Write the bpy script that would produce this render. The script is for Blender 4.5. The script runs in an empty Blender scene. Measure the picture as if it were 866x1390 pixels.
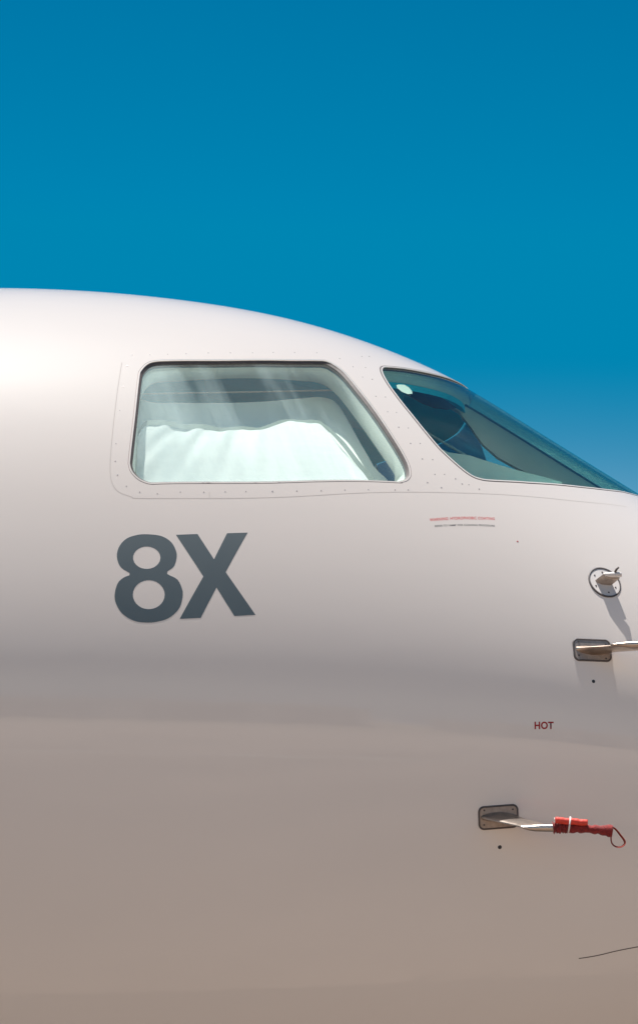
import bpy, bmesh, math, random
import numpy as np
from math import radians, sin, cos, pi, degrees
from mathutils import Vector, Matrix
from mathutils.geometry import delaunay_2d_cdt
random.seed(4)
SC = bpy.context.scene
COL = SC.collection

# ------------------------------------------------------------------ camera, sky, sun, exposure
cam = bpy.data.cameras.new('camera')
cam_o = bpy.data.objects.new('camera', cam)
COL.objects.link(cam_o)
cam_o.location = (0, -10, 1.7)
cam_o.rotation_euler = (radians(90 + 11), 0, 0)
cam.sensor_fit = 'VERTICAL'
cam.sensor_height = 24
cam.lens = 24 * 4500 / 1390
cam.clip_start = 0.1
cam.clip_end = 20000
SC.camera = cam_o

SUN = Vector((-0.13, 0.03, 0.985)).normalized()
sun_el = math.asin(SUN.z)
sun_az = math.atan2(SUN.x, SUN.y)
world = bpy.data.worlds.new('World')
SC.world = world
world.use_nodes = True
wn, wl = world.node_tree.nodes, world.node_tree.links
wn.clear()
sky = wn.new('ShaderNodeTexSky')
sky.sky_type = 'NISHITA'
sky.sun_disc = False
sky.sun_elevation = sun_el
sky.sun_rotation = sun_az
sky.altitude = 900
sky.air_density = 1.0
sky.dust_density = 0.4
sky.ozone_density = 3.0
def vmath(op, a, b, c=None):                     # deep even blue of a polarised sky, paler towards the horizon
    n = wn.new('ShaderNodeVectorMath'); n.operation = op
    for k, v in enumerate((a, b, c)):
        if v is None: continue
        if isinstance(v, tuple): n.inputs[k].default_value = v
        else: wl.new(v, n.inputs[k])
    return n.outputs[0]
blue = vmath('MULTIPLY_ADD', sky.outputs[0], (0, 1.2, 1.2), (0, -1.45, -2.1))
blue = vmath('MAXIMUM', vmath('MINIMUM', blue, (0, 1.98, 3.75)), (0, .40, 1.0))
sep = wn.new('ShaderNodeSeparateXYZ'); wl.new(sky.outputs[0], sep.inputs[0])
pale = wn.new('ShaderNodeMath'); pale.operation = 'MULTIPLY_ADD'; pale.use_clamp = False
wl.new(sep.outputs[0], pale.inputs[0]); pale.inputs[1].default_value = 2.75; pale.inputs[2].default_value = -5.2
pale2 = wn.new('ShaderNodeMath'); pale2.operation = 'MAXIMUM'; wl.new(pale.outputs[0], pale2.inputs[0]); pale2.inputs[1].default_value = 0
pale3 = wn.new('ShaderNodeMath'); pale3.operation = 'MINIMUM'; pale_p = wn.new('ShaderNodeMath'); pale_p.operation = 'POWER'; wl.new(pale2.outputs[0], pale_p.inputs[0]); pale_p.inputs[1].default_value = 1.7; wl.new(pale_p.outputs[0], pale3.inputs[0]); pale3.inputs[1].default_value = 4.0
wtc = wn.new('ShaderNodeTexCoord'); wno = wn.new('ShaderNodeTexNoise'); wno.inputs['Scale'].default_value = 5; wno.inputs['Detail'].default_value = 4
wl.new(wtc.outputs['Generated'], wno.inputs['Vector'])
wmr = wn.new('ShaderNodeMapRange'); wmr.inputs['From Min'].default_value = .3; wmr.inputs['From Max'].default_value = .7; wmr.inputs['To Min'].default_value = .55; wmr.inputs['To Max'].default_value = 1.45
wl.new(wno.outputs[0], wmr.inputs['Value'])
pale4 = wn.new('ShaderNodeMath'); pale4.operation = 'MULTIPLY'; wl.new(pale3.outputs[0], pale4.inputs[0]); wl.new(wmr.outputs[0], pale4.inputs[1])
pc = wn.new('ShaderNodeCombineXYZ')
for k in range(3): wl.new(pale4.outputs[0], pc.inputs[k])
sk_b = wn.new('ShaderNodeVectorMath'); sk_b.operation = 'MULTIPLY_ADD'
wl.new(pc.outputs[0], sk_b.inputs[0]); sk_b.inputs[1].default_value = (1, .95, .75); wl.new(blue, sk_b.inputs[2])
bg = wn.new('ShaderNodeBackground')
bg.inputs[1].default_value = 0.071
wo = wn.new('ShaderNodeOutputWorld')
wl.new(sk_b.outputs[0], bg.inputs[0]); wl.new(bg.outputs[0], wo.inputs[0])

sun = bpy.data.lights.new('sun', 'SUN')
sun.energy = 4.9
sun.angle = radians(0.53)
sun.color = (1.0, 0.955, 0.91)
sun_o = bpy.data.objects.new('sun', sun)
COL.objects.link(sun_o)
sun_o.rotation_euler = SUN.to_track_quat('Z', 'Y').to_euler()
sun_o.location = (0, 0, 30)

SC.view_settings.view_transform = 'Standard'
SC.view_settings.look = 'None'
SC.view_settings.exposure = 0.75
SC.view_settings.gamma = 1.0
SC.view_settings.use_curve_mapping = False
SC.cycles.max_bounces = 14
SC.cycles.transparent_max_bounces = 24

# ------------------------------------------------------------------ materials
def mat(name, base=(.5, .5, .5), rough=.5, metal=0.0, coat=0.0, coat_rough=.03, var=0.0, vscale=20, bump=0.0, bscale=60, sheen=0, stretch=(1, 1, 1), droughness=0, spec=.5):
    m = bpy.data.materials.new(name); m.use_nodes = True
    nt = m.node_tree; N, L = nt.nodes, nt.links
    b = N['Principled BSDF']
    b.inputs['Base Color'].default_value = (*base, 1)
    b.inputs['Roughness'].default_value = rough
    b.inputs['Metallic'].default_value = metal
    b.inputs['Coat Weight'].default_value = coat
    b.inputs['Coat Roughness'].default_value = coat_rough
    b.inputs['Sheen Weight'].default_value = sheen
    tc = N.new('ShaderNodeTexCoord'); mp = N.new('ShaderNodeMapping'); mp.inputs['Scale'].default_value = stretch
    L.new(tc.outputs['Object'], mp.inputs['Vector'])
    if var:
        n = N.new('ShaderNodeTexNoise'); n.inputs['Scale'].default_value = vscale; n.inputs['Detail'].default_value = 6
        r = N.new('ShaderNodeMapRange'); r.inputs['From Min'].default_value = .3; r.inputs['From Max'].default_value = .7
        r.inputs['To Min'].default_value = 1 - var; r.inputs['To Max'].default_value = 1 + var
        mx = N.new('ShaderNodeMix'); mx.data_type = 'RGBA'; mx.blend_type = 'MULTIPLY'; mx.inputs[0].default_value = 1
        mx.inputs[6].default_value = (*base, 1)
        L.new(mp.outputs[0], n.inputs['Vector']); L.new(n.outputs[0], r.inputs['Value']); L.new(r.outputs[0], mx.inputs[7])
        L.new(mx.outputs[2], b.inputs['Base Color'])
    if bump:
        n = N.new('ShaderNodeTexNoise'); n.inputs['Scale'].default_value = bscale; n.inputs['Detail'].default_value = 4
        bp = N.new('ShaderNodeBump'); bp.inputs['Strength'].default_value = 1; bp.inputs['Distance'].default_value = bump
        L.new(mp.outputs[0], n.inputs['Vector']); L.new(n.outputs[0], bp.inputs['Height']); L.new(bp.outputs[0], b.inputs['Normal'])
        L.new(bp.outputs[0], b.inputs['Coat Normal'])
    if droughness: b.inputs['Diffuse Roughness'].default_value = droughness
    b.inputs['Specular IOR Level'].default_value = spec
    return m

M = {}
M['paint'] = mat('white_gloss_paint', (.83, .775, .725), .5, coat=.8, coat_rough=.03, var=.012, vscale=1.6, droughness=.9, spec=.12, bump=.0016, bscale=2.2, stretch=(.5, 1, 1.4))
M['paint2'] = mat('white_frame_paint', (.83, .785, .74), .5, coat=.8, coat_rough=.05, droughness=.9, spec=.12)
M['seal'] = mat('dark_rubber_seal', (.085, .070, .066), .55, var=.2, vscale=60)
M['groove'] = mat('sealant_line', (.30, .22, .21), .6)
M['joint'] = mat('panel_sealant', (.66, .61, .57), .6, droughness=.9, spec=.1)
M['screw'] = mat('screw_grey', (.34, .31, .31), .45, metal=.3)
M['plate'] = mat('brushed_plate_metal', (.36, .30, .26), .5, metal=.45, var=.15, vscale=90, bump=.0003, bscale=200)
M['tplate'] = mat('satin_grey_white_plate', (.62, .58, .55), .4)
M['steel'] = mat('heat_stained_probe_steel', (.46, .40, .35), .3, metal=.95, var=.22, vscale=35, bump=.0004, bscale=120)
M['bronze'] = mat('heat_stained_bronze', (.45, .36, .295), .32, metal=.95, var=.25, vscale=30)
M['letter'] = mat('slate_grey_marking', (.085, .105, .108), .42, coat=.7, coat_rough=.04, var=.05, vscale=5)
M['red'] = mat('red_print', (.34, .003, .006), .5)
M['redlight'] = mat('faded_red_print', (.50, .004, .008), .5)
M['black'] = mat('black_print', (.03, .03, .035), .5)
M['liner'] = mat('dark_teal_liner', (.01, .68, .86), .7, var=.05, vscale=8, bump=.001, bscale=90)  # teal of sky light in the dim interior, put into the liner colour
M['liner_dark'] = mat('dark_cockpit_plastic', (.035, .05, .06), .5, var=.15, vscale=20)
M['trim'] = mat('pale_grey_green_trim', (.82, .84, .78), .65, var=.04, vscale=8, bump=.0006, bscale=120)
M['trim2'] = mat('taupe_post_trim', (.88, .76, .66), .6, var=.04, vscale=8)
M['board'] = mat('pale_blind_board', (.90, .92, .86), .6, var=.03, vscale=5)
M['rail'] = mat('pale_blue_rail', (.45, .60, .68), .4)
M['lens'] = mat('pale_plastic_lens', (.34, .30, .27), .4)
M['glare'] = mat('pale_window_sill', (.84, .80, .72), .6, var=.05, vscale=15)
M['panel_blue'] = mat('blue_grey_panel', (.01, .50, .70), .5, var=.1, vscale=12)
M['floor'] = mat('cockpit_carpet', (.50, .50, .48), .9, var=.2, vscale=80)
M['leather'] = mat('tan_grey_leather', (.55, .52, .46), .5, var=.08, vscale=30, bump=.001, bscale=150)
M['hem'] = mat('grey_shade_border', (.20, .24, .22), .8, var=.06, vscale=60)
M['sleeve'] = mat('dark_red_woven_sleeve', (.22, .012, .010), .85, var=.35, vscale=160, bump=.0016, bscale=260, sheen=.2)
M['streamer'] = mat('bright_red_streamer', (.66, .05, .028), .6, var=.18, vscale=60, bump=.001, bscale=120)
M['band'] = mat('white_elastic', (.72, .68, .64), .7)
M['strap'] = mat('brown_red_strap', (.30, .035, .02), .8, var=.3, vscale=150)

def shade_mat():
    m = bpy.data.materials.new('white_shade_fabric'); m.use_nodes = True
    N, L = m.node_tree.nodes, m.node_tree.links
    N.clear()
    o = N.new('ShaderNodeOutputMaterial')
    d = N.new('ShaderNodeBsdfDiffuse'); t = N.new('ShaderNodeBsdfTranslucent'); mx = N.new('ShaderNodeMixShader'); mx.inputs[0].default_value = .15
    tc = N.new('ShaderNodeTexCoord'); mp = N.new('ShaderNodeMapping'); mp.inputs['Scale'].default_value = (10, 10, 160)
    n = N.new('ShaderNodeTexNoise'); n.inputs['Scale'].default_value = 1; n.inputs['Detail'].default_value = 3
    r = N.new('ShaderNodeMapRange'); r.inputs['From Min'].default_value = .3; r.inputs['From Max'].default_value = .7
    r.inputs['To Min'].default_value = .90; r.inputs['To Max'].default_value = .96
    c = N.new('ShaderNodeCombineColor')
    L.new(tc.outputs['Object'], mp.inputs[0]); L.new(mp.outputs[0], n.inputs['Vector']); L.new(n.outputs[0], r.inputs['Value'])
    for i in range(3): L.new(r.outputs[0], c.inputs[i])
    L.new(c.outputs[0], d.inputs['Color']); L.new(c.outputs[0], t.inputs['Color'])
    L.new(d.outputs[0], mx.inputs[1]); L.new(t.outputs[0], mx.inputs[2]); L.new(mx.outputs[0], o.inputs[0])
    return m
M['shade'] = shade_mat()

def visor_mat():
    m = bpy.data.materials.new('smoked_blue_visor'); m.use_nodes = True
    N, L = m.node_tree.nodes, m.node_tree.links; N.clear()
    t = N.new('ShaderNodeBsdfTransparent'); t.inputs[0].default_value = (.02, .28, .38, 1)
    g = N.new('ShaderNodeBsdfPrincipled'); g.inputs['Base Color'].default_value = (.01, .06, .09, 1); g.inputs['Roughness'].default_value = .1
    x = N.new('ShaderNodeMixShader'); x.inputs[0].default_value = .45; o = N.new('ShaderNodeOutputMaterial')
    L.new(t.outputs[0], x.inputs[1]); L.new(g.outputs[0], x.inputs[2]); L.new(x.outputs[0], o.inputs[0]); return m
M['visor'] = visor_mat()

def glass_mat(name, T, veil=.05, dscale=(3, 3, 3), veil_col=(.68, .82, .80), grazing=.4):
    """one face of a tinted pane: Schlick mirror + absorption that grows with the slant of the ray + thin dust"""
    m = bpy.data.materials.new(name); m.use_nodes = True
    N, L = m.node_tree.nodes, m.node_tree.links
    N.clear()
    def math_(op, a, b=None, c=None):
        n = N.new('ShaderNodeMath'); n.operation = op
        for i, v in enumerate((a, b, c)):
            if v is None: continue
            if isinstance(v, (int, float)): n.inputs[i].default_value = v
            else: L.new(v, n.inputs[i])
        return n.outputs[0]
    g = N.new('ShaderNodeNewGeometry')
    dot = N.new('ShaderNodeVectorMath'); dot.operation = 'DOT_PRODUCT'
    L.new(g.outputs['Incoming'], dot.inputs[0]); L.new(g.outputs['Normal'], dot.inputs[1])
    c = math_('MAXIMUM', math_('ABSOLUTE', dot.outputs['Value']), .03)
    fres = math_('MULTIPLY_ADD', math_('POWER', math_('SUBTRACT', 1, c), 5), .955, .045)
    # path length in glass: 1 / cos(refracted)
    s2 = math_('DIVIDE', math_('SUBTRACT', 1, math_('MULTIPLY', c, c)), 2.25)
    path = math_('DIVIDE', 1, math_('SQRT', math_('SUBTRACT', 1, s2)))
    path = math_('ADD', path, math_('MULTIPLY', math_('POWER', math_('SUBTRACT', 1, c), 3), grazing))
    cc = N.new('ShaderNodeCombineColor')
    for i in range(3): L.new(math_('POWER', T[i], path), cc.inputs[i])
    tr = N.new('ShaderNodeBsdfTransparent'); L.new(cc.outputs[0], tr.inputs[0])
    gl = N.new('ShaderNodeBsdfGlossy'); gl.inputs['Roughness'].default_value = .01
    df = N.new('ShaderNodeBsdfDiffuse'); df.inputs[0].default_value = (*veil_col, 1)
    tc = N.new('ShaderNodeTexCoord'); mp = N.new('ShaderNodeMapping'); mp.vector_type = 'TEXTURE'; mp.inputs['Scale'].default_value = tuple(1 / q for q in dscale); mp.inputs['Rotation'].default_value = (0, -.38, 0)
    n = N.new('ShaderNodeTexNoise'); n.inputs['Scale'].default_value = 1.0; n.inputs['Detail'].default_value = 4; n.inputs['Roughness'].default_value = .5
    L.new(tc.outputs['Object'], mp.inputs[0]); L.new(mp.outputs[0], n.inputs['Vector'])
    r = N.new('ShaderNodeMapRange'); r.inputs['From Min'].default_value = .42; r.inputs['From Max'].default_value = .75
    r.inputs['To Min'].default_value = veil * .4; r.inputs['To Max'].default_value = veil * 2.6  # pale streaks painted for the hazy veil and light beams on the glass
    L.new(n.outputs[0], r.inputs['Value'])
    a = N.new('ShaderNodeMixShader'); L.new(r.outputs[0], a.inputs[0]); L.new(tr.outputs[0], a.inputs[1]); L.new(df.outputs[0], a.inputs[2])
    b = N.new('ShaderNodeMixShader'); L.new(fres, b.inputs[0]); L.new(a.outputs[0], b.inputs[1]); L.new(gl.outputs[0], b.inputs[2])
    o = N.new('ShaderNodeOutputMaterial'); L.new(b.outputs[0], o.inputs[0])
    return m
M['glass'] = glass_mat('side_window_glass', (.965, .992, .978), .09, (9, .8, 1.2))
M['wsglass'] = glass_mat('windscreen_glass', (.935, .982, .968), .010, grazing=8)

def apron_mat():
    """worn tarmac by the aircraft that goes over, unevenly, into pale dusty concrete further out"""
    m = bpy.data.materials.new('apron_concrete'); m.use_nodes = True
    N, L = m.node_tree.nodes, m.node_tree.links
    b = N['Principled BSDF']; b.inputs['Roughness'].default_value = .85
    tc = N.new('ShaderNodeTexCoord'); sp = N.new('ShaderNodeSeparateXYZ'); L.new(tc.outputs['Object'], sp.inputs[0])
    n = N.new('ShaderNodeTexNoise'); n.inputs['Scale'].default_value = .22; n.inputs['Detail'].default_value = 9; n.inputs['Roughness'].default_value = .62
    n2 = N.new('ShaderNodeTexNoise'); n2.inputs['Scale'].default_value = 7; n2.inputs['Detail'].default_value = 7
    L.new(tc.outputs['Object'], n.inputs['Vector']); L.new(tc.outputs['Object'], n2.inputs['Vector'])
    d = N.new('ShaderNodeMapRange'); d.inputs['From Min'].default_value = -4; d.inputs['From Max'].default_value = -30; d.clamp = True
    L.new(sp.outputs['Y'], d.inputs['Value'])
    nz = N.new('ShaderNodeMath'); nz.operation = 'MULTIPLY_ADD'; L.new(n.outputs[0], nz.inputs[0]); nz.inputs[1].default_value = 1.5; nz.inputs[2].default_value = -.75
    ad = N.new('ShaderNodeMath'); ad.use_clamp = True; L.new(d.outputs[0], ad.inputs[0]); L.new(nz.outputs[0], ad.inputs[1])
    mx = N.new('ShaderNodeMix'); mx.data_type = 'RGBA'; L.new(ad.outputs[0], mx.inputs[0])
    mx.inputs[6].default_value = (.135, .094, .068, 1); mx.inputs[7].default_value = (.66, .50, .375, 1)  # near and far tones chosen for the bounce light on the fuselage
    gr = N.new('ShaderNodeMapRange'); gr.inputs['From Min'].default_value = .3; gr.inputs['From Max'].default_value = .7; gr.inputs['To Min'].default_value = .85; gr.inputs['To Max'].default_value = 1.12
    L.new(n2.outputs[0], gr.inputs['Value'])
    m2 = N.new('ShaderNodeMix'); m2.data_type = 'RGBA'; m2.blend_type = 'MULTIPLY'; m2.inputs[0].default_value = 1
    L.new(mx.outputs[2], m2.inputs[6]); L.new(gr.outputs[0], m2.inputs[7]); L.new(m2.outputs[2], b.inputs['Base Color'])
    return m
M['apron'] = apron_mat()
M['line_paint'] = mat('worn_line_paint', (.62, .58, .50), .7, var=.15, vscale=6)
M['grass'] = mat('dry_grass', (.46, .37, .27), .95, var=.3, vscale=.03)
M['hill'] = mat('hazy_hill', (.50, .46, .42), 1, var=.2, vscale=.003)

# ------------------------------------------------------------------ object helpers
def link(name, me, m=None, parent=None, **props):
    o = bpy.data.objects.new(name, me); COL.objects.link(o)
    if m is not None and me is not None: me.materials.append(m)
    if parent is not None: o.parent = parent
    for k, v in props.items(): o[k] = v
    return o
def from_bm(name, bm, m=None, parent=None, smooth=True, **props):
    me = bpy.data.meshes.new(name); bm.to_mesh(me); bm.free()
    if smooth:
        for p in me.polygons: p.use_smooth = True
    return link(name, me, m, parent, **props)
def mesh_of(name, V, Fc, normals=None, smooth=True):
    me = bpy.data.meshes.new(name)
    me.from_pydata([tuple(map(float, v)) for v in V], [], [tuple(int(i) for i in f) for f in Fc])
    if smooth:
        me.polygons.foreach_set('use_smooth', [True] * len(me.polygons))
    me.update()
    if normals is not None: me.normals_split_custom_set_from_vertices([tuple(map(float, n)) for n in normals])
    return me

# ------------------------------------------------------------------ the fuselage surface
def spline(xs, ys):
    xs = np.array(xs, float); ys = np.array(ys, float); n = len(xs); h = np.diff(xs)
    A = np.zeros((n, n)); r = np.zeros(n); A[0, 0] = A[-1, -1] = 1
    for i in range(1, n - 1):
        A[i, i - 1] = h[i - 1]; A[i, i] = 2 * (h[i - 1] + h[i]); A[i, i + 1] = h[i]
        r[i] = 6 * ((ys[i + 1] - ys[i]) / h[i] - (ys[i] - ys[i - 1]) / h[i - 1])
    Q = np.linalg.solve(A, r)
    def f(x):
        x = np.asarray(x, float); i = np.clip(np.searchsorted(xs, x) - 1, 0, n - 2); a = xs[i + 1] - x; b = x - xs[i]; hh = h[i]
        return (Q[i] * a**3 + Q[i + 1] * b**3) / (6 * hh) + (ys[i] / hh - Q[i] * hh / 6) * a + (ys[i + 1] / hh - Q[i + 1] * hh / 6) * b
    return f
W = spline([-6, -3, -1.5, -.6, 0, .4, .8, 1.2, 1.7, 2.2, 2.6], [1.25, 1.25, 1.245, 1.215, 1.16, 1.09, .985, .85, .64, .37, .12])
ZC = spline([-6, -3, -1.5, -.6, 0, .8, 1.7, 2.6], [2.95, 2.95, 2.95, 2.945, 2.93, 2.88, 2.76, 2.62])
ZB = spline([-6, -3, -1.5, -.6, 0, .8, 1.7, 2.2, 2.6], [1.70, 1.70, 1.70, 1.72, 1.76, 1.88, 2.12, 2.32, 2.53])
ZT = spline([-6, -3, -1.8, -1.2, -.8, -.4, -.1, .1, .25, .35, .45, .6, .8, .95, 1.1, 1.5, 2.1, 2.6],
            [4.2872, 4.2872, 4.2872, 4.313, 4.3119, 4.2772, 4.2231, 4.1643, 4.1066, 4.0613, 4.0076, 3.914, 3.7849, 3.6896, 3.5935, 3.3191, 2.9, 2.7])
KT = 1.15                                       # metres per radian round the section: makes chart distances near enough metres

def raw(x, t):
    zc = ZC(x); h = np.where(t >= 0, ZT(x) - zc, zc - ZB(x))
    return np.stack([x, -W(x) * np.cos(t), zc + h * np.sin(t)], -1)
def S(pts, off=0.0, side=-1):
    """points (x, theta in radians) -> xyz on the skin, sunk `off` metres along the normal; side -1 faces the camera"""
    p = np.array(pts, float).reshape(-1, 2); x, t = p[:, 0], p[:, 1]; e = 1e-4
    P = raw(x, t)
    n = np.cross(raw(x + e, t) - raw(x - e, t), raw(x, t + e) - raw(x, t - e))
    n /= np.linalg.norm(n, axis=1)[:, None]
    off = np.asarray(off, float) * np.ones(len(p))
    P = P - n * off[:, None]
    if side > 0:
        P = P * np.array([1, -1, 1]); n = n * np.array([1, -1, 1])
    return P, n
def D(L): return [(x, radians(t)) for x, t in L]
def closed_smooth(L, n=5):
    P = np.array(L, float); Nn = len(P); o = []
    for i in range(Nn):
        a, b, c, d = P[i - 1], P[i], P[(i + 1) % Nn], P[(i + 2) % Nn]
        for k in range(n):
            t = k / n; o.append(.5 * ((2 * b) + (c - a) * t + (2 * a - 5 * b + 4 * c - d) * t * t + (3 * b - a - 3 * c + d) * t**3))
    return np.array(o)
def resample(P, step, closed=True):
    Q = np.array(P, float); 
    if closed: Q = np.vstack([Q, Q[:1]])
    d = np.hypot(np.diff(Q[:, 0]), np.diff(Q[:, 1]) * KT); s = np.concatenate([[0], np.cumsum(d)])
    n = max(8, int(s[-1] / step)); u = np.linspace(0, s[-1], n, endpoint=not closed)
    return np.stack([np.interp(u, s, Q[:, 0]), np.interp(u, s, Q[:, 1])], -1)
def clipc(P):
    P = np.array(P); P[:, 1] = np.minimum(P[:, 1], pi / 2); return P
def metric(P):
    """local stretch of the chart at points: d/dx and d/dtheta lengths and shear"""
    e = 1e-4; x, t = P[:, 0], P[:, 1]
    return (raw(x + e, t) - raw(x - e, t)) / (2 * e), (raw(x, t + e) - raw(x, t - e)) / (2 * e)
def inside(poly, pts):
    x, y = pts[:, 0][:, None], pts[:, 1][:, None]; a = poly; b = np.roll(poly, -1, 0)
    c = ((a[:, 1] > y) != (b[:, 1] > y)) & (x < (b[:, 0] - a[:, 0]) * (y - a[:, 1]) / (b[:, 1] - a[:, 1] + 1e-15) + a[:, 0])
    return (c.sum(1) % 2) == 1
def dist3(A, B):
    A3, B3 = raw(A[:, 0], A[:, 1]), raw(B[:, 0], B[:, 1])
    seg = np.roll(B3, -1, 0) - B3; l = (seg**2).sum(1) + 1e-15
    out = []
    for p in A3:
        w = p - B3; u = np.clip((w * seg).sum(1) / l, 0, 1); out.append(np.sqrt(((w - seg * u[:, None])**2).sum(1)).min())
    return np.array(out)
def inset(P, d, step=.006):
    """polygon shrunk by d metres (d < 0 grows it), true length on the skin, kinks removed"""
    P = np.array(P); T = np.roll(P, -1, 0) - np.roll(P, 1, 0)
    Sx, St = metric(P); T3 = Sx * T[:, :1] + St * T[:, 1:]; T3 /= np.linalg.norm(T3, axis=1)[:, None]
    n = np.cross(Sx, St); n /= np.linalg.norm(n, axis=1)[:, None]; B = np.cross(n, T3)
    area = ((P[:, 0] * np.roll(P[:, 1], -1)) - (np.roll(P[:, 0], -1) * P[:, 1])).sum()
    if area < 0: B = -B
    o = []
    for i in range(len(P)):
        A = np.stack([Sx[i], St[i]], -1); o.append(P[i] + np.linalg.lstsq(A, B[i] * d, rcond=None)[0])
    o = np.array(o)
    if d != 0:
        keep = dist3(o, P) > abs(d) * .96
        o = o[keep]
    return resample(o, step)
def chart_mesh(outer, holes=(), grid=None):
    """triangulate a chart region; returns pts (n,2) and tris"""
    V, E = [], []
    def ring(P):
        s = len(V); V.extend([(float(a), float(b) * KT) for a, b in P]); E.extend([(s + i, s + (i + 1) % len(P)) for i in range(len(P))])
    ring(outer)
    for h in holes: ring(h)
    if grid is not None and len(grid):
        g = grid[inside(np.array(outer), grid)]
        for h in holes: g = g[~inside(np.array(h), g)]
        allb = np.array(V); gg = np.stack([g[:, 0], g[:, 1] * KT], -1); keep = np.ones(len(gg), bool)
        for i in range(0, len(gg), 2000):
            dd = ((gg[i:i + 2000, None, :] - allb[None])**2).sum(-1).min(1); keep[i:i + 2000] = dd > .006**2
        V.extend([tuple(map(float, p)) for p in gg[keep]])
    r = delaunay_2d_cdt([Vector(v) for v in V], E, [], 0, 1e-7)
    vs = np.array([(v[0], v[1] / KT) for v in r[0]]); fs = np.array([f for f in r[2] if len(f) == 3])
    c = vs[fs].mean(1); ok = inside(np.array(outer), c)
    for h in holes: ok &= ~inside(np.array(h), c)
    return vs, fs[ok]
def chart_object(name, vs, fs, off, m, parent, side=-1, flip=False, **props):
    P, n = S(vs, off, side)
    f = fs.copy()
    nn = np.cross(P[f[:, 1]] - P[f[:, 0]], P[f[:, 2]] - P[f[:, 0]])
    if ((nn * n[f[:, 0]]).sum() < 0) != flip: f = f[:, ::-1]
    if flip: n = -n
    return link(name, mesh_of(name, P, f, n), m, parent, **props)
def band(name, o1, h1, o2, h2, m, parent, side=-1, **props):
    """ring between outer outline o1 (depth h1) and inner outline o2 (depth h2)"""
    vs, fs = chart_mesh(o1, [o2])
    d1 = ((vs[:, None] - np.array(o1)[None])**2).sum(-1).min(1); d2 = ((vs[:, None] - np.array(o2)[None])**2).sum(-1).min(1)
    off = np.where(d1 <= d2, h1, h2)
    P, n = S(vs, off, side); f = fs.copy()
    nn = np.cross(P[f[:, 1]] - P[f[:, 0]], P[f[:, 2]] - P[f[:, 0]])
    if (nn * n[f[:, 0]]).sum() < 0: f = f[:, ::-1]
    return P, f
def join_bands(name, bands, m, parent, **props):
    V, Fc = [], []
    for P, f in bands:
        s = len(V); V.extend(P); Fc.extend(f + s)
    return link(name, mesh_of(name, V, Fc), m, parent, **props)
def wall(o, h1, h2, side=-1):
    A, _ = S(o, h1, side); B, _ = S(o, h2, side); n = len(o)
    ii = [i for i in range(n) if not (o[i][1] > 1.5699 and o[(i + 1) % n][1] > 1.5699)]
    f = [(i, (i + 1) % n, n + (i + 1) % n) for i in ii] + [(i, n + (i + 1) % n, n + i) for i in ii]
    return np.vstack([A, B]), np.array(f)

SIDE = closed_smooth(D([(-0.5247, 28.58), (-0.5171, 35.38), (-0.5114, 43.12), (-0.5077, 44.26), (-0.5003, 45.21), (-0.4896, 46.08), (-0.4755, 46.67), (-0.455, 47.09), (-0.4156, 47.55), (-0.2592, 49.36), (-0.0912, 52.31), (-0.0064, 54.44), (0.0149, 54.97), (0.032, 54.88), (0.0469, 54.36), (0.0638, 53.56), (0.0827, 52.17), (0.1195, 48.66), (0.1612, 44.83), (0.2253, 38.47), (0.2478, 35.94), (0.2555, 34.65), (0.2578, 33.56), (0.2558, 32.69), (0.2462, 31.83), (0.2317, 31.31), (0.1986, 30.71), (-0.1279, 26.86), (-0.4303, 25.05), (-0.4544, 24.9), (-0.4705, 24.95), (-0.4909, 25.3), (-0.5064, 25.88), (-0.5181, 26.59), (-0.5238, 27.44)]))
SIDE = resample(SIDE, .006)
SCREEN = closed_smooth(D([(0.1767, 58.21), (0.1796, 59.12), (0.1863, 59.89), (0.1962, 60.43), (0.2448, 62.9), (0.2961, 65.5), (0.3388, 68.18), (0.3672, 70.52), (0.3908, 72.8), (.418, 76.0), (.442, 80.0), (.457, 85), (.463, 90), (.468, 94), (.50, 96), (.7, 96), (.97, 96), (1.012, 94), (1.016, 89), (1.010, 82), (1.0, 74), (.978, 68.2), (.94, 63.6), (.885, 58.6), (0.8289, 53.87), (0.7429, 48.47), (0.6265, 42.85), (0.5351, 39.3), (0.4804, 37.51), (0.4539, 36.95), (0.4289, 36.88), (0.3973, 37.68), (0.3473, 39.84), (0.317, 41.77), (0.2848, 44.28), (0.2457, 47.67), (0.224, 49.75), (0.1989, 52.69), (0.1848, 54.99), (0.1777, 56.77)]))
SCREEN = resample(SCREEN, .006)

# ------------------------------------------------------------------ the aircraft
jet = link('business_jet', None, label='white business jet, glossy nose and cockpit filling the photo, marked 8X', category='aircraft')

def grid_pts(x0, x1, t0, t1, s):
    xs = np.arange(x0, x1, s); ts = np.arange(t0, t1, s / KT)
    X, T = np.meshgrid(xs, ts); X = X + (np.arange(len(ts)) % 2)[:, None] * s * .5
    return np.stack([X.ravel(), T.ravel()], -1)
X0, X1 = -1.9, 1.3
def rect(x0, x1, t0, t1, nx, nt):
    a = [(x, t0) for x in np.linspace(x0, x1, nx)[:-1]]; b = [(x1, t) for t in np.linspace(t0, t1, nt)[:-1]]
    c = [(x, t1) for x in np.linspace(x1, x0, nx)[:-1]]; d = [(x0, t) for t in np.linspace(t1, t0, nt)[:-1]]
    return np.array(a + b + c + d)
NX, NT = 129, 121
vs, fs = chart_mesh(rect(X0, X1, -pi / 2, pi / 2, NX, NT), [SIDE, clipc(SCREEN)], grid_pts(X0 + .02, X1, -pi / 2 + .02, pi / 2, .025))
V, Fc, Nn = [], [], []
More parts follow.
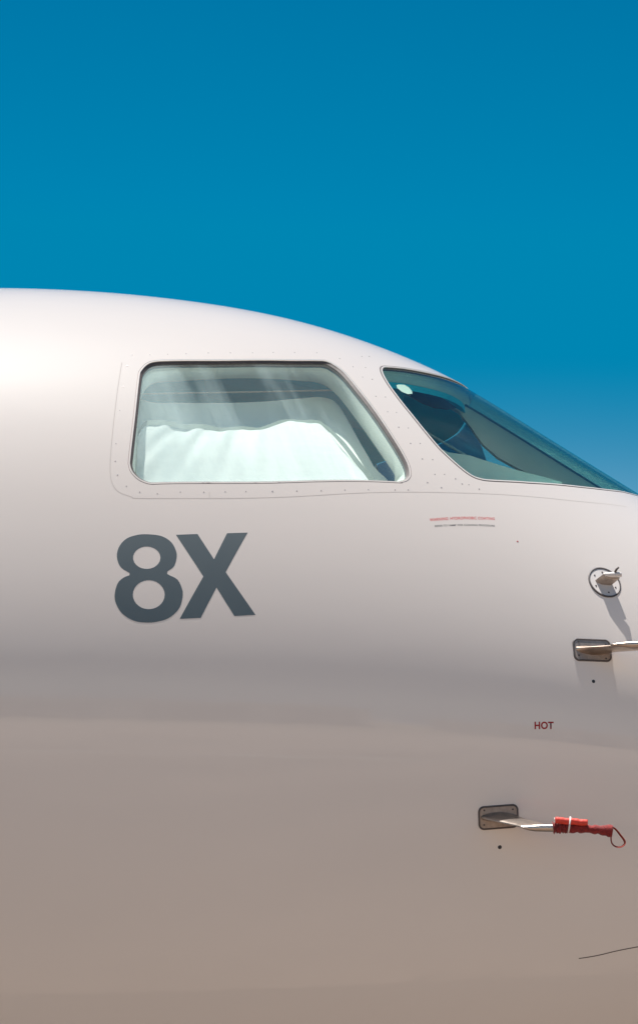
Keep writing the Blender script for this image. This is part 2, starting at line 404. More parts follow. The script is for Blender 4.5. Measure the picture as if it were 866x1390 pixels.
for side in (-1, 1):
    P, n = S(vs, 0, side); f = fs.copy()
    nn = np.cross(P[f[:, 1]] - P[f[:, 0]], P[f[:, 2]] - P[f[:, 0]])
    if (nn * n[f[:, 0]]).sum() < 0: f = f[:, ::-1]
    s = len(V); V.extend(P); Nn.extend(n); Fc.extend([tuple(q) for q in (f + s)])
# rear cabin and nose cone, plain rings
def rings(xs, capend=None):
    ths = np.linspace(-pi / 2, pi / 2, NT)
    for side in (-1, 1):
        s = len(V)
        for x in xs:
            P, n = S([(x, t) for t in ths], 0, side); V.extend(P); Nn.extend(n)
        for i in range(len(xs) - 1):
            for j in range(NT - 1):
                a, b, c, d = s + i * NT + j, s + (i + 1) * NT + j, s + (i + 1) * NT + j + 1, s + i * NT + j + 1
                Fc.append((a, b, c, d) if side < 0 else (a, d, c, b))
        if capend is not None:
            k = {0: s, -1: s + (len(xs) - 1) * NT}[capend]; cx = xs[capend]
            ci = len(V); nx = -1.0 if capend == 0 else 1.0
            V.append(np.array([cx + (.03 if nx > 0 else 0), 0, float(ZC(cx))])); Nn.append(np.array([nx, 0, 0]))
            for j in range(NT - 1): Fc.append((k + j, k + j + 1, ci) if (nx > 0) == (side < 0) else (k + j + 1, k + j, ci))
rings(list(np.linspace(-6, X0, 30)), 0)
rings(list(np.linspace(X1, 2.6, 40)), -1)
fus = link('fuselage', mesh_of('fuselage', V, Fc, Nn), M['paint'], jet)

def window(kind, O, glass, side, prof, gdepth, gthick, reveal, liner_in, gw=.0018, gm='groove'):
    o_g = clipc(inset(O, gw)); o_r = clipc(inset(O, prof[0])); o_s = clipc(inset(O, prof[1])); li = clipc(inset(O, liner_in)); O = clipc(O)
    fr = join_bands(kind, [band('', o_g, -.0004, o_r, -.0004, None, None, side), wall(o_r, -.0004, .006, side)], M['paint2'], jet)
    join_bands('sealant_line', [band('', O, .0006, o_g, .0006, None, None, side)], M[gm], fr)
    join_bands('rubber_seal', [band('', o_r, .002, o_s, gdepth * .75, None, None, side), wall(o_s, gdepth * .75, gdepth + gthick, side)], M['seal'], fr)
    if kind == 'windscreen': join_bands('reveal', [wall(o_s, gdepth + gthick + .001, .05, side)], M['trim'], fr)
    pv, pf = chart_mesh(o_s, [], grid_pts(O[:, 0].min(), O[:, 0].max(), O[:, 1].min(), O[:, 1].max(), .02))
    P1, n1 = S(pv, gdepth, side); P2, n2 = S(pv, gdepth + gthick, side)
    nn = np.cross(P1[pf[:, 1]] - P1[pf[:, 0]], P1[pf[:, 2]] - P1[pf[:, 0]])
    f1 = pf if (nn * n1[pf[:, 0]]).sum() > 0 else pf[:, ::-1]
    me = mesh_of('pane', np.vstack([P1, P2]), np.vstack([f1, f1[:, ::-1] + len(P1)]), np.vstack([n1, -n2]))
    link('pane', me, glass, fr)
    return fr, li
S_L, W_L = None, None
for side in (-1, 1):
    fr, S_L = window('side_window', SIDE, M['glass'], side, (.0060, .0125), .009, .010, .045, .004)
    fr['label'] = 'side window with slanted front edge and white shade behind it' if side < 0 else 'far side window seen through the near one'
    fr, W_L = window('windscreen', SCREEN, M['wsglass'], side, (.0085, .0095), .004, .008, .045, .024, .0038, 'seal')
    fr['label'] = 'near half of the windscreen' if side < 0 else 'far half of the windscreen'

# cabin liner with its own openings
lo = rect(-1.7, 1.12, radians(-35), pi / 2, 95, 80)
V, Fc, Nn = [], [], []
for side in (-1, 1):
    lv, lf = chart_mesh(lo, [inset(SIDE, -.045) if side < 0 else S_L, W_L], grid_pts(-1.7, 1.12, radians(-35), pi / 2, .04))
    P, n = S(lv, .06, side); f = lf.copy()
    nn = np.cross(P[f[:, 1]] - P[f[:, 0]], P[f[:, 2]] - P[f[:, 0]])
    if (nn * n[f[:, 0]]).sum() > 0: f = f[:, ::-1]
    s = len(V); V.extend(P); Nn.extend(-n); Fc.extend([tuple(q) for q in (f + s)])
    for L_, O_ in ((S_L, SIDE), (W_L, SCREEN))[(1 if side < 0 else 0):]:
        P, f = band('', clipc(inset(O_, .014 if O_ is SCREEN else .001)), .045, L_, .06, None, None, side)
        s = len(V); V.extend(P); Nn.extend([(0, 0, 0)] * len(P)); Fc.extend([tuple(q) for q in (f[:, ::-1] + s)])
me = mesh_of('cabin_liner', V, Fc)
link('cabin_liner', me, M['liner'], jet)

def box(bm, c, s, rot=None, bev=0):
    r = bmesh.ops.create_cube(bm, size=1)['verts']
    mt = Matrix.Translation(c) @ (rot.to_4x4() if rot is not None else Matrix()) @ Matrix.Diagonal((*s, 1))
    bmesh.ops.transform(bm, matrix=mt, verts=r)
    if bev:
        es = list({e for v in r for e in v.link_edges})
        bmesh.ops.bevel(bm, geom=es, offset=bev, segments=3, affect='EDGES', profile=.6)
# floor, bulkhead, glareshield, overhead panel, seats
bm = bmesh.new(); box(bm, (-.45, 0, 2.30), (2.2, 1.5, .04)); from_bm('cockpit_floor', bm, M['floor'], jet, False)
bm = bmesh.new(); box(bm, (-1.62, -.75, 3.1), (.04, .85, 1.7)); box(bm, (-1.62, .75, 3.1), (.04, .85, 1.7)); from_bm('rear_bulkhead', bm, M['liner'], jet, False)
bm = bmesh.new(); box(bm, (.62, 0, 3.16), (.62, 1.3, .30), Matrix.Rotation(radians(8), 3, 'Y'), .05); from_bm('glareshield', bm, M['liner_dark'], jet)
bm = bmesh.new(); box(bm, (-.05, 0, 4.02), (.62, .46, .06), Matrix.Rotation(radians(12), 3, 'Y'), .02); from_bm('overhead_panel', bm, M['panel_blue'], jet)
for sy in (-1, 1):
    bm = bmesh.new(); box(bm, (-.50, .48 * sy, 2.86), (.13, .46, .72), Matrix.Rotation(radians(-12), 3, 'Y'), .05)
    st = from_bm('pilot_seat', bm, M['leather'], jet)
    bm = bmesh.new(); box(bm, (-.25, .48 * sy, 2.56), (.50, .48, .14), None, .05); from_bm('seat_cushion', bm, M['leather'], st)
    bm = bmesh.new(); box(bm, (-.585, .48 * sy, 3.32), (.10, .27, .17), Matrix.Rotation(radians(-12), 3, 'Y'), .035); from_bm('headrest', bm, M['leather'], st)

def slab(name, outline, y0, y1, m, parent=None, bev=0, **props):
    """solid cut to a side outline (x, z), from y0 to y1"""
    bm = bmesh.new(); A = [bm.verts.new((x, y0, z)) for x, z in outline]; B = [bm.verts.new((x, y1, z)) for x, z in outline]; n = len(A)
    bm.faces.new(A); bm.faces.new(B[::-1])
    for i in range(n): bm.faces.new((A[(i + 1) % n], A[i], B[i], B[(i + 1) % n]))
    bmesh.ops.recalc_face_normals(bm, faces=bm.faces[:])
    if bev: bmesh.ops.bevel(bm, geom=bm.edges[:], offset=bev, segments=2, affect='EDGES')
    return from_bm(name, bm, m, parent or jet, False, **props)
# centre post with the header it grows from
low = [(.05, 4.085), (.197, 4.052), (.253, 4.028), (.294, 4.01), (.377, 3.974), (.429, 3.941), (.467, 3.89), (.501, 3.84), (.545, 3.80), (.601, 3.768), (.668, 3.736), (.78, 3.708), (.866, 3.685)]
up_ = [(x, float(ZT(x)) - .046) for x in (.90, .866, .8, .7, .6, .5, .45, .40, .3, .2, .05)]
post = slab('centre_post', low + up_, -.08, -.045, M['trim2'])
slab('post_seal', [(x, z + .003) for x, z in up_[:8]] + [(x, z - .004) for x, z in up_[:8][::-1]], -.083, -.04, M['seal'], post)
# swivelling sun visor and its pale pad near the top corner
vis = slab('sun_visor', [(0.19, 4.012), (0.248, 4.003), (0.285, 3.989), (0.325, 3.962), (0.369, 3.935), (0.41, 3.905), (0.385, 3.900), (0.345, 3.905), (0.31, 3.918), (0.275, 3.938), (0.235, 3.965)], -.30, -.29, M['liner_dark'])
pad_o = [(x * .977, 1.7 + (z - 1.7) * .977) for x, z in [(0.231, 3.966), (0.238, 3.969), (0.256, 3.968), (0.268, 3.958), (0.277, 3.944), (0.278, 3.933), (0.264, 3.932), (0.247, 3.941), (0.234, 3.955)]]
pd = slab('visor_pad', pad_o, -.566, -.560, M['lens'], vis)
for v in pd.data.vertices: v.co.y += (v.co.z - 3.90) * .9
slab('visor_bracket', [(.218, 3.988), (.268, 3.983), (.272, 3.972), (.222, 3.972)], -.325, -.303, M['joint'], vis)
slab('grab_rail', [(.27, 3.945), (.33, 3.90), (.42, 3.845), (.52, 3.785), (.56, 3.760), (.56, 3.755), (.52, 3.779), (.42, 3.838), (.33, 3.892), (.27, 3.937)], .0, .008, M['rail'])  # pale rod standing for diagonal reflection lines in the windscreen
# pale sill board at the foot of the windscreen
slab('window_sill', [(0.340, 3.715), (0.374, 3.699), (0.436, 3.69), (0.474, 3.677), (0.508, 3.666), (0.57, 3.647), (0.655, 3.625), (0.70, 3.612), (0.70, 3.50), (.60, 3.50), (0.356, 3.55)], -.62, -.60, M['glare'])
# tinted visor over the far half of the windscreen
fv = clipc(inset(SCREEN, .03)); fv[:, 1] = np.minimum(fv[:, 1], radians(86.5)); fv[:, 0] = np.minimum(fv[:, 0], .545 - (np.degrees(fv[:, 1]) - 78) * .004)
fv = resample(fv, .01)
v_, f_ = chart_mesh(fv, [], grid_pts(.1, .7, radians(36), radians(87), .03))
chart_object('tinted_visor', v_, f_, .055, M['visor'], jet, 1)
# deep pale reveal round the near side window, blind board, curtain_rail
def ring_loft(o1, h1, o2, h2, side, n=160):
    c = o2.mean(0); out = []
    for o, h in ((o1, h1), (o2, h2)):
        a = np.arctan2((o[:, 1] - c[1]) * KT, o[:, 0] - c[0]); k = np.argsort(a); a, p = a[k], o[k]
        u = np.linspace(-pi, pi, n, endpoint=False)
        out.append(np.stack([np.interp(u, a, p[:, 0], period=2 * pi), np.interp(u, a, p[:, 1], period=2 * pi)], -1))
    V, Fc = [], []
    for k in range(4):
        w = k / 3; P, _ = S(out[0] * (1 - w) + out[1] * w, h1 + (h2 - h1) * w, side); V.extend(P)
    for k in range(3):
        for i in range(n): Fc.append((k * n + i, k * n + (i + 1) % n, (k + 1) * n + (i + 1) % n, (k + 1) * n + i))
    return V, Fc
OPEN = resample(closed_smooth(D([(-0.4985, 42.51), (-0.4956, 47.0), (-0.4823, 49.11), (-0.4446, 50.77), (-0.3543, 52.45), (-0.0438, 59.54), (0.011, 61.29), (0.0474, 61.13), (0.0807, 58.79), (0.1337, 52.05), (0.1855, 45.87), (0.2324, 40.87), (0.2484, 38.99), (0.2422, 36.49), (0.2107, 34.54), (-0.4673, 27.56), (-0.4931, 29.04), (-0.5003, 33.53)]), 4), .008)
V, Fc = ring_loft(inset(SIDE, .0130), .020, OPEN, .12, -1)
rv = link('window_reveal', mesh_of('window_reveal', V, Fc), M['trim'], jet)
v_, f_ = chart_mesh(resample(closed_smooth(D([(-0.5215, 46.19), (-0.4465, 47.03), (-0.2622, 49.19), (-0.1292, 52.01), (-0.0271, 55.74), (0.0307, 58.45), (0.0745, 59.35), (0.0988, 57.44), (0.1196, 53.62), (0.1539, 47.35), (0.1942, 41.51), (0.2194, 37.02), (-0.1509, 30.01), (-0.5081, 27.78)]), 4), .01), [], grid_pts(-.6, .3, radians(25), radians(75), .03))
chart_object('blind_board', v_, f_, .145, M['board'], jet)
P, n_ = S(D([(-0.5235, 47.54), (-0.3517, 49.59), (-0.1544, 53.15), (0.05, 60.23), (0.1085, 63.43)]), .13)
bm = bmesh.new(); prev = None
for p in P:
    v = [bm.verts.new(Vector(p) + Vector((0, a, b))) for a, b in ((-.003, -.002), (.003, -.002), (.003, .002), (-.003, .002))]
    if prev:
        for i in range(4): bm.faces.new((prev[i], prev[(i + 1) % 4], v[(i + 1) % 4], v[i]))
    prev = v
from_bm('curtain_rail', bm, M['lens'], jet, False)
# joints and screws
def strip(name, pts, w, off, m, parent, side=-1, smooth_pts=True, **props):
    P = np.array(D(pts)); 
    k = np.linspace(0, len(P) - 1, len(P) * 8); P = np.stack([spline(range(len(P)), P[:, 0])(k), spline(range(len(P)), P[:, 1])(k)], -1)
    Sx, St = metric(P); T = np.gradient(P, axis=0); T3 = Sx * T[:, :1] + St * T[:, 1:]; T3 /= np.linalg.norm(T3, axis=1)[:, None]
    A, n = S(P, off, -1); B = np.cross(n, T3); V = np.vstack([A - B * w / 2, A + B * w / 2]); N_ = len(P)
    Fc = [(i, i + 1, N_ + i + 1, N_ + i) for i in range(N_ - 1)]
    return link(name, mesh_of(name, V, Fc, np.vstack([n, n])), m, parent, **props)
JOINT = [(-0.5582, 45.72), (-0.5645, 39.85), (-0.5713, 32.06), (-0.5733, 27.49), (-0.5695, 25.35), (-0.5585, 24.12), (-0.5378, 23.36), (-0.5094, 22.93), (-0.4772, 22.89), (-0.2685, 23.77), (-0.0669, 25.37), (0.0957, 27.52), (0.26, 30.08), (0.4477, 33.91), (0.6405, 39.8), (0.7732, 45.27), (0.8881, 51.62)]
strip('window_panel_joint', JOINT, .0022, -.00025, M['joint'], jet)
strip('lower_panel_seam', [(0.716, -39.48), (0.7677, -39.19), (0.8193, -38.62), (0.8837, -38.1), (.96, -37.6)], .003, -.0005, M['seal'], jet)
strip('sill_butt_joint', [(-.300, 24.55), (-.300, 23.75)], .0015, -.0007, M['joint'], jet)

def disc_on(bm, x, t, r, off=-.0006, h=.0008, seg=10):
    P, n = S([(x, t)], off); P, n = Vector(P[0]), Vector(n[0]); q = n.to_track_quat('Z', 'Y').to_matrix().to_4x4()
    bmesh.ops.create_cone(bm, cap_ends=True, segments=seg, radius1=r, radius2=r * .85, depth=h, matrix=Matrix.Translation(P) @ q)
SCREWS = [(-0.5309, 47.65), (-0.4811, 48.14), (-0.4312, 48.68), (-0.3792, 49.4), (-0.3166, 50.33), (-0.2538, 51.2), (-0.1908, 52.24), (-0.1318, 53.52), (-0.0704, 55.01), (-0.0064, 56.79), (0.0599, 56.93), (-0.5428, 45.0), (-0.5488, 40.65), (-0.5548, 36.23), (-0.5599, 30.69), (-0.5596, 27.98), (-0.5518, 25.94), (-0.5265, 24.43), (-0.4898, 23.72), (-0.4416, 23.69), (-0.3794, 24.15), (-0.3151, 24.44), (-0.2568, 24.8), (-0.2004, 25.18), (-0.1277, 25.68), (-0.0609, 26.27), (0.0061, 26.95), (0.0713, 27.77), (0.1367, 28.64), (0.2106, 29.66), (0.2477, 30.26), (0.3022, 32.61), (0.3413, 32.45), (0.3238, 34.65), (0.3511, 35.29), (0.2897, 37.01), (0.319, 37.56), (0.2575, 39.53), (0.2849, 40.21), (0.2253, 42.36), (0.2527, 42.91), (0.1949, 45.28), (0.2203, 45.81), (0.1623, 48.38), (0.1899, 49.03), (0.1254, 52.87), (0.1531, 53.14), (0.0982, 55.39), (0.1348, 56.58), (0.1251, 60.83), (0.1471, 62.1), (0.4004, 34.59), (0.3821, 35.17), (0.4483, 34.85), (0.4193, 34.94)]
bm = bmesh.new()
for x, t in D(SCREWS): disc_on(bm, x, t, random.choice((.0016, .0019, .0023)))
from_bm('screw_heads', bm, M['screw'], jet, False, kind='stuff')

# ------------------------------------------------------------------ markings laid on the skin
def decal(name, outer, holes, m, off=-.0003, step=.008, grid=.02, **props):
    o = np.array(outer); hs = [np.array(h) for h in holes]
    g = grid_pts(o[:, 0].min(), o[:, 0].max(), o[:, 1].min(), o[:, 1].max(), grid)
    v, f = chart_mesh(o, hs, g)
    return chart_object(name, v, f, off, m, jet, **props)
def cs(L): return resample(closed_smooth(D(L), 4), .008)
EIGHT = [(-0.4678, 18.07), (-0.429, 17.97), (-0.401, 17.26), (-0.3867, 16.11), (-0.3852, 15.19), (-0.3925, 14.08), (-0.4119, 13.23), (-0.3825, 12.56), (-0.3689, 11.38), (-0.3669, 10.5), (-0.3758, 8.98), (-0.4028, 7.76), (-0.4354, 7.23), (-0.4627, 7.08), (-0.4956, 7.22), (-0.5288, 8.06), (-0.5469, 9.37), (-0.5491, 10.48), (-0.5415, 11.74), (-0.5254, 12.45), (-0.508, 12.89), (-0.5343, 13.64), (-0.546, 14.9), (-0.5413, 16.21), (-0.5226, 17.31), (-0.4953, 17.88)]
H1 = [(-0.4287, 15.14), (-0.4303, 14.7), (-0.4354, 14.29), (-0.4434, 13.95), (-0.4536, 13.73), (-0.4649, 13.63), (-0.4764, 13.67), (-0.4867, 13.84), (-0.495, 14.14), (-0.5005, 14.52), (-0.5025, 14.95), (-0.5009, 15.39), (-0.4959, 15.81), (-0.4879, 16.14), (-0.4777, 16.38), (-0.4664, 16.48), (-0.4549, 16.44), (-0.4445, 16.26), (-0.4362, 15.97), (-0.4308, 15.58)]
H2 = [(-0.4153, 10.56), (-0.4172, 10.01), (-0.423, 9.5), (-0.4324, 9.09), (-0.4442, 8.82), (-0.4573, 8.71), (-0.4706, 8.76), (-0.4826, 8.99), (-0.4922, 9.36), (-0.4984, 9.83), (-0.5008, 10.37), (-0.4989, 10.92), (-0.4931, 11.43), (-0.4838, 11.84), (-0.472, 12.12), (-0.4588, 12.24), (-0.4455, 12.19), (-0.4335, 11.96), (-0.4239, 11.59), (-0.4176, 11.11)]
EX = [(-0.3882, 18.24), (-0.3301, 18.56), (-0.2842, 15.4), (-0.2499, 19.0), (-0.1939, 19.35), (-0.2523, 13.86), (-0.1709, 8.76), (-0.2275, 8.43), (-0.2766, 11.83), (-0.3179, 7.96), (-0.3743, 7.7), (-0.3122, 13.11)]
decal('digit_eight', cs(EIGHT), [cs(H1), cs(H2)], M['letter'])
decal('letter_x', resample(np.array(D(EX)), .0015), [], M['letter'])

def text_on(name, s, x0, t0, x1, t1, m, stretch=1.0, bold=0.0, parent=None, **props):
    """flat print: baseline runs from (x0,t0) to (x1,t1) on the skin"""
    cu = bpy.data.curves.new(name, 'FONT'); cu.body = s; cu.size = 1; cu.offset = bold; cu.resolution_u = 4; cu.space_character = 1.05
    o = bpy.data.objects.new(name, cu); COL.objects.link(o); dg = bpy.context.evaluated_depsgraph_get(); dg.update()
    me = bpy.data.meshes.new_from_object(o.evaluated_get(dg)); bpy.data.objects.remove(o)
    co = np.array([v.co[:] for v in me.vertices]); w = co[:, 0].max() - co[:, 0].min(); co[:, 0] -= co[:, 0].min()
    t0, t1 = radians(t0), radians(t1); Pm = np.array([((x0 + x1) / 2, (t0 + t1) / 2)]); Sx, St = metric(Pm)
    L_ = np.linalg.norm(Sx[0] * (x1 - x0) + St[0] * (t1 - t0)); sc = L_ / w
    u = co[:, 0] / w
    pts = np.stack([x0 + (x1 - x0) * u, t0 + (t1 - t0) * u + co[:, 1] * sc * stretch / np.linalg.norm(St[0])], -1)
    P, n = S(pts, -.0003)
    for v, p in zip(me.vertices, P): v.co = p
    me.update()
    if sum(p.normal.dot(Vector(n[p.vertices[0]])) for p in me.polygons) < 0: me.flip_normals()
    me.materials.clear(); me.name = name
    return link(name, me, m, parent or jet, **props)
text_on('warning_text', 'WARNING: HYDROPHOBIC COATING', .3056, 25.75, .4887, 29.70, M['redlight'], 1.25, .008, label='small red warning lettering')
text_on('cleaning_text', 'REFER TO "AMM" FOR CLEANING PROCEDURE', .3196, 25.0, .4879, 28.40, M['black'], 1.1, .004, label='small black lettering')
text_on('hot_text', 'HOT', .5846, -3.15, .6376, -2.85, M['red'], 1.08, .034, label='small red lettering')
bm = bmesh.new()
disc_on(bm, .7509, radians(5.72), .0048, seg=20); from_bm('static_port', bm, M['black'], jet)
bm = bmesh.new(); disc_on(bm, .4895, radians(-20.69), .0055, seg=20); from_bm('static_port', bm, M['black'], jet)
bm = bmesh.new(); disc_on(bm, .5509, radians(27.16), .0026); from_bm('drain_hole', bm, M['red'], jet)

# ------------------------------------------------------------------ probes
def frame_at(x, t):
    P, n = S([(x, t)], 0); P, n = Vector(P[0]), Vector(n[0])
    fx = Vector((1, 0, 0)); fx = (fx - n * fx.dot(n)).normalized(); up = n.cross(fx).normalized()
    if up.z < 0: up = -up
    return P, n, fx, up
def plate_mesh(F_, w, h, r, o, thick, seg=8, ring=None, rot=0, skew=0):
    """rounded plate that follows the skin: outline in the tangent frame projected onto the skin"""
    P, n, fx, up = F_
    pts = []
    for cx, cy, a0 in ((w / 2 - r, h / 2 - r, 0), (-w / 2 + r, h / 2 - r, 90), (-w / 2 + r, -h / 2 + r, 180), (w / 2 - r, -h / 2 + r, 270)):
        for k in range(seg + 1):
            a = radians(a0 + 90 * k / seg); pts.append((cx + r * cos(a), cy + r * sin(a)))
    return [P + fx * (a * cos(rot) - b * sin(rot)) + up * (a * sin(rot) + b * cos(rot)) + n * o for a, b in pts]
def poly_plate(name, loop_bot, loop_top, m, parent, **props):
    n = len(loop_bot); bm = bmesh.new()
    A = [bm.verts.new(v) for v in loop_bot]; B = [bm.verts.new(v) for v in loop_top]
    bm.faces.new(B)
    for i in range(n): bm.faces.new((A[i], A[(i + 1) % n], B[(i + 1) % n], B[i]))
    bmesh.ops.recalc_face_normals(bm, faces=bm.faces[:])
    return from_bm(name, bm, m, parent, False, **props)
def rim(name, loops, m, parent):
    bm = bmesh.new(); R = [[bm.verts.new(v) for v in l] for l in loops]; n = len(loops[0])
    for k in range(len(R) - 1):
        for i in range(n): bm.faces.new((R[k][i], R[k][(i + 1) % n], R[k + 1][(i + 1) % n], R[k + 1][i]))
    bmesh.ops.recalc_face_normals(bm, faces=bm.faces[:])
    return from_bm(name, bm, m, parent, True)
def sweep(name, pts, radii, m, parent, seg=20, squash=None, caps=True, **props):
    """tube through pts with radius per point; squash = (vector, factor)"""
    bm = bmesh.new(); R = []
    pts = [Vector(p) for p in pts]
    for i, p in enumerate(pts):
        T = (pts[min(i + 1, len(pts) - 1)] - pts[max(i - 1, 0)]).normalized()
        a = T.cross(Vector((0, 0, 1))).normalized(); b = T.cross(a).normalized()
        rr = radii[i]; ra, rb = rr if isinstance(rr, tuple) else (rr, rr)
        R.append([bm.verts.new(p + a * (cos(2 * pi * k / seg) * ra) + b * (sin(2 * pi * k / seg) * rb)) for k in range(seg)])
    for i in range(len(R) - 1):
        for k in range(seg): bm.faces.new((R[i][k], R[i][(k + 1) % seg], R[i + 1][(k + 1) % seg], R[i + 1][k]))
    if caps: bm.faces.new(R[0]); bm.faces.new(R[-1])
    bmesh.ops.recalc_face_normals(bm, faces=bm.faces[:])
    return from_bm(name, bm, m, parent, True, **props)
def screws_on(F_, spots, parent, r=.0028, o=.003):
    P, n, fx, up = F_
    for a, b in spots:
        bm = bmesh.new(); q = n.to_track_quat('Z', 'Y').to_matrix().to_4x4()
        bmesh.ops.create_cone(bm, cap_ends=True, segments=12, radius1=r, radius2=r * .8, depth=.0016, matrix=Matrix.Translation(P + fx * a + up * b + n * o) @ q)
        from_bm('screw', bm, M['seal'], parent, False)

def pitot(x, t, root, tube_start, tube_len, bronze, rot, w=.113, h=.066, label=''):
    F_ = P, n, fx, up = frame_at(x, t)
    met = M['bronze'] if bronze else M['steel']
    pl = poly_plate('pitot_probe', plate_mesh(F_, w - .010, h - .010, .012, -.004, 0, rot=rot), plate_mesh(F_, w - .010, h - .010, .012, .0022, 0, rot=rot), M['plate'], jet, label=label)
    rim('plate_gasket', [plate_mesh(F_, w, h, .016, -.004, 0, rot=rot), plate_mesh(F_, w - .001, h - .001, .016, .0028, 0, rot=rot), plate_mesh(F_, w - .008, h - .008, .013, .0034, 0, rot=rot), plate_mesh(F_, w - .010, h - .010, .012, .0015, 0, rot=rot)], M['seal'], pl)
    screws_on(F_, [(-.040, .020), (.040, .020), (-.040, -.020), (.040, -.020)], pl)
    # blade: root chord on the plate to tip chord along the tube
    (ra, rb, rv), (ta, tb, td, tv) = root, tube_start
    bm = bmesh.new(); rows = []
    K, J = 8, 16
    for k in range(K + 1):
        u = k / K; e = u * u * (3 - 2 * u) * .35 + u * .65
        a = ra + (ta - ra) * e; b = rb + (tb - rb) * e; d = .002 + (td - .002) * u; v = rv + (tv - rv) * u
        th = .0075 * (1 - .35 * u) + .006 * max(0, 1 - u * 5)
        row = []
        for j in range(J):
            ph = 2 * pi * j / J; cx = (a + b) / 2 - (b - a) / 2 * cos(ph)
            prof = sin(ph) * th * (1 if cos(ph) > -.2 else (1 - (abs(cos(ph)) - .2) * .35))
            row.append(bm.verts.new(P + fx * cx + up * (v + prof) + n * d))
        rows.append(row)
    for k in range(K):
        for j in range(J): bm.faces.new((rows[k][j], rows[k][(j + 1) % J], rows[k + 1][(j + 1) % J], rows[k + 1][j]))
    bm.faces.new(rows[-1]); bmesh.ops.recalc_face_normals(bm, faces=bm.faces[:])
    from_bm('blade', bm, met, pl)
    ax = Vector((1, 0, 0)); base = P + fx * ta + up * tv + n * td
    prof = [(-.004, .0008), (.004, .0035), (.014, .0065), (.028, .0088), (.045, .0098), (.075, .0102), (tube_len * .7, .0102), (tube_len * .85, .0085), (tube_len, .0060)]
    if bronze: prof = [(-.03, .0012), (-.015, .0035), (0, .0062), (.02, .0088), (.045, .0100), (.075, .0102), (tube_len * .7, .0102), (tube_len * .85, .0085), (tube_len, .0060)]
    sweep('tube', [base + ax * (a) for a, r in prof], [r for a, r in prof], met, pl, 24)
    return base, ax, pl, F_
ub, uax, upl, _ = pitot(.7494, radians(11.19), (-.050, .050, -.001), (.045, .150, .088, -.010), .26, True, .075, label='upper pitot probe, bronze tinted and uncovered')
lb, lax, lpl, LF = pitot(.4849, radians(-16.27), (-.050, .050, .001), (.028, .110, .150, -.004), .175, False, .035, label='lower pitot probe, steel with its tube in a red cover')

# temperature probe
F_ = P, n, fx, up = frame_at(.7948, radians(25.44))
R_ = .0495
circ = lambda r, o: [P + fx * r * cos(2 * pi * k / 40) + up * r * sin(2 * pi * k / 40) + n * o for k in range(40)]
tp = poly_plate('temperature_probe', circ(R_ - .003, -.006), circ(R_ - .003, .0008), M['tplate'], jet)
rim('plate_gasket', [circ(R_ + .001, -.006), circ(R_ + .0005, .002), circ(R_ - .0035, .0026), circ(R_ - .004, .0004)], M['seal'], tp)
screws_on(F_, [(.034 * cos(a), .034 * sin(a)) for a in (radians(100), radians(152), radians(215), radians(-72), radians(-15))], tp, .0026, .0016)
bm = bmesh.new(); rows = []
for u in np.linspace(0, 1, 5):
    row = []
    for j in range(14):
        ph = 2 * pi * j / 14; c = .0265 - .001 * u
        row.append(bm.verts.new(P + fx * (-.003 + .008 * u - c * cos(ph)) + up * (-.001 + (.009 - .002 * u) * sin(ph) * (1 if cos(ph) > 0 else .8)) + n * (.036 * u)))
    rows.append(row)
for k in range(4):
    for j in range(14): bm.faces.new((rows[k][j], rows[k][(j + 1) % 14], rows[k + 1][(j + 1) % 14], rows[k + 1][j]))
bm.faces.new(rows[-1]); bmesh.ops.recalc_face_normals(bm, faces=bm.faces[:])
from_bm('strut', bm, M['plate'], tp)
base = P + n * .0405 + fx * .004
sweep('housing', [base + Vector((a, 0, 0)) for a in (-.024, -.019, 0, .019, .026, .0265)], [.003, .006, .0075, .0075, .007, .005], M['tplate'], tp, 20)
sweep('outlet_tube', [base + Vector((.008, -.004, .006)), base + Vector((.012, -.006, .014)), base + Vector((.018, -.007, .020))], [.0035, .0032, .003], M['seal'], tp, 12)

# ------------------------------------------------------------------ red cover on the lower probe (a thing of its own)
cov = link('probe_cover', None, label='red fabric cover with rolled streamer and strap loop, pulled over the lower probe tube', category='cover')
cov.location = lb + lax * .05
def local(o): o.matrix_parent_inverse = Matrix.Translation(-Vector(cov.location))
b0 = lb + lax * .078
def cp(a, z=0, y=0): return b0 + Vector((a, y, z))
# knitted cuff
prof = []
for k in range(41):
    u = k / 40; prof.append((u * .036, .0135 + .0016 * sin(u * 2 * pi * 6.5) + .0010 * sin(u * 17) + (.002 if u < .08 else 0)))
o = sweep('knit_cuff', [cp(a, .0005 * sin(a * 300)) for a, r in prof], [r for a, r in prof], M['sleeve'], cov, 28); local(o)
pts, rad = [], []
for k in range(30):
    u = k / 29; a = .034 + u * .125
    pts.append(cp(a, -.001 - .009 * max(0, u - .3)**1.2 * 1.3 + .0006 * sin(u * 30), 0))
    rad.append((.011 + .003 * u, .0125 + .0008 * sin(u * 23) - .0018 * (1 - abs(2 * u - 1))**2 + .0009 * sin(u * 41 + 1) + (.0045 * max(0, u - .7) / .3)))
o = sweep('sleeve', pts, rad, M['sleeve'], cov, 24); local(o)
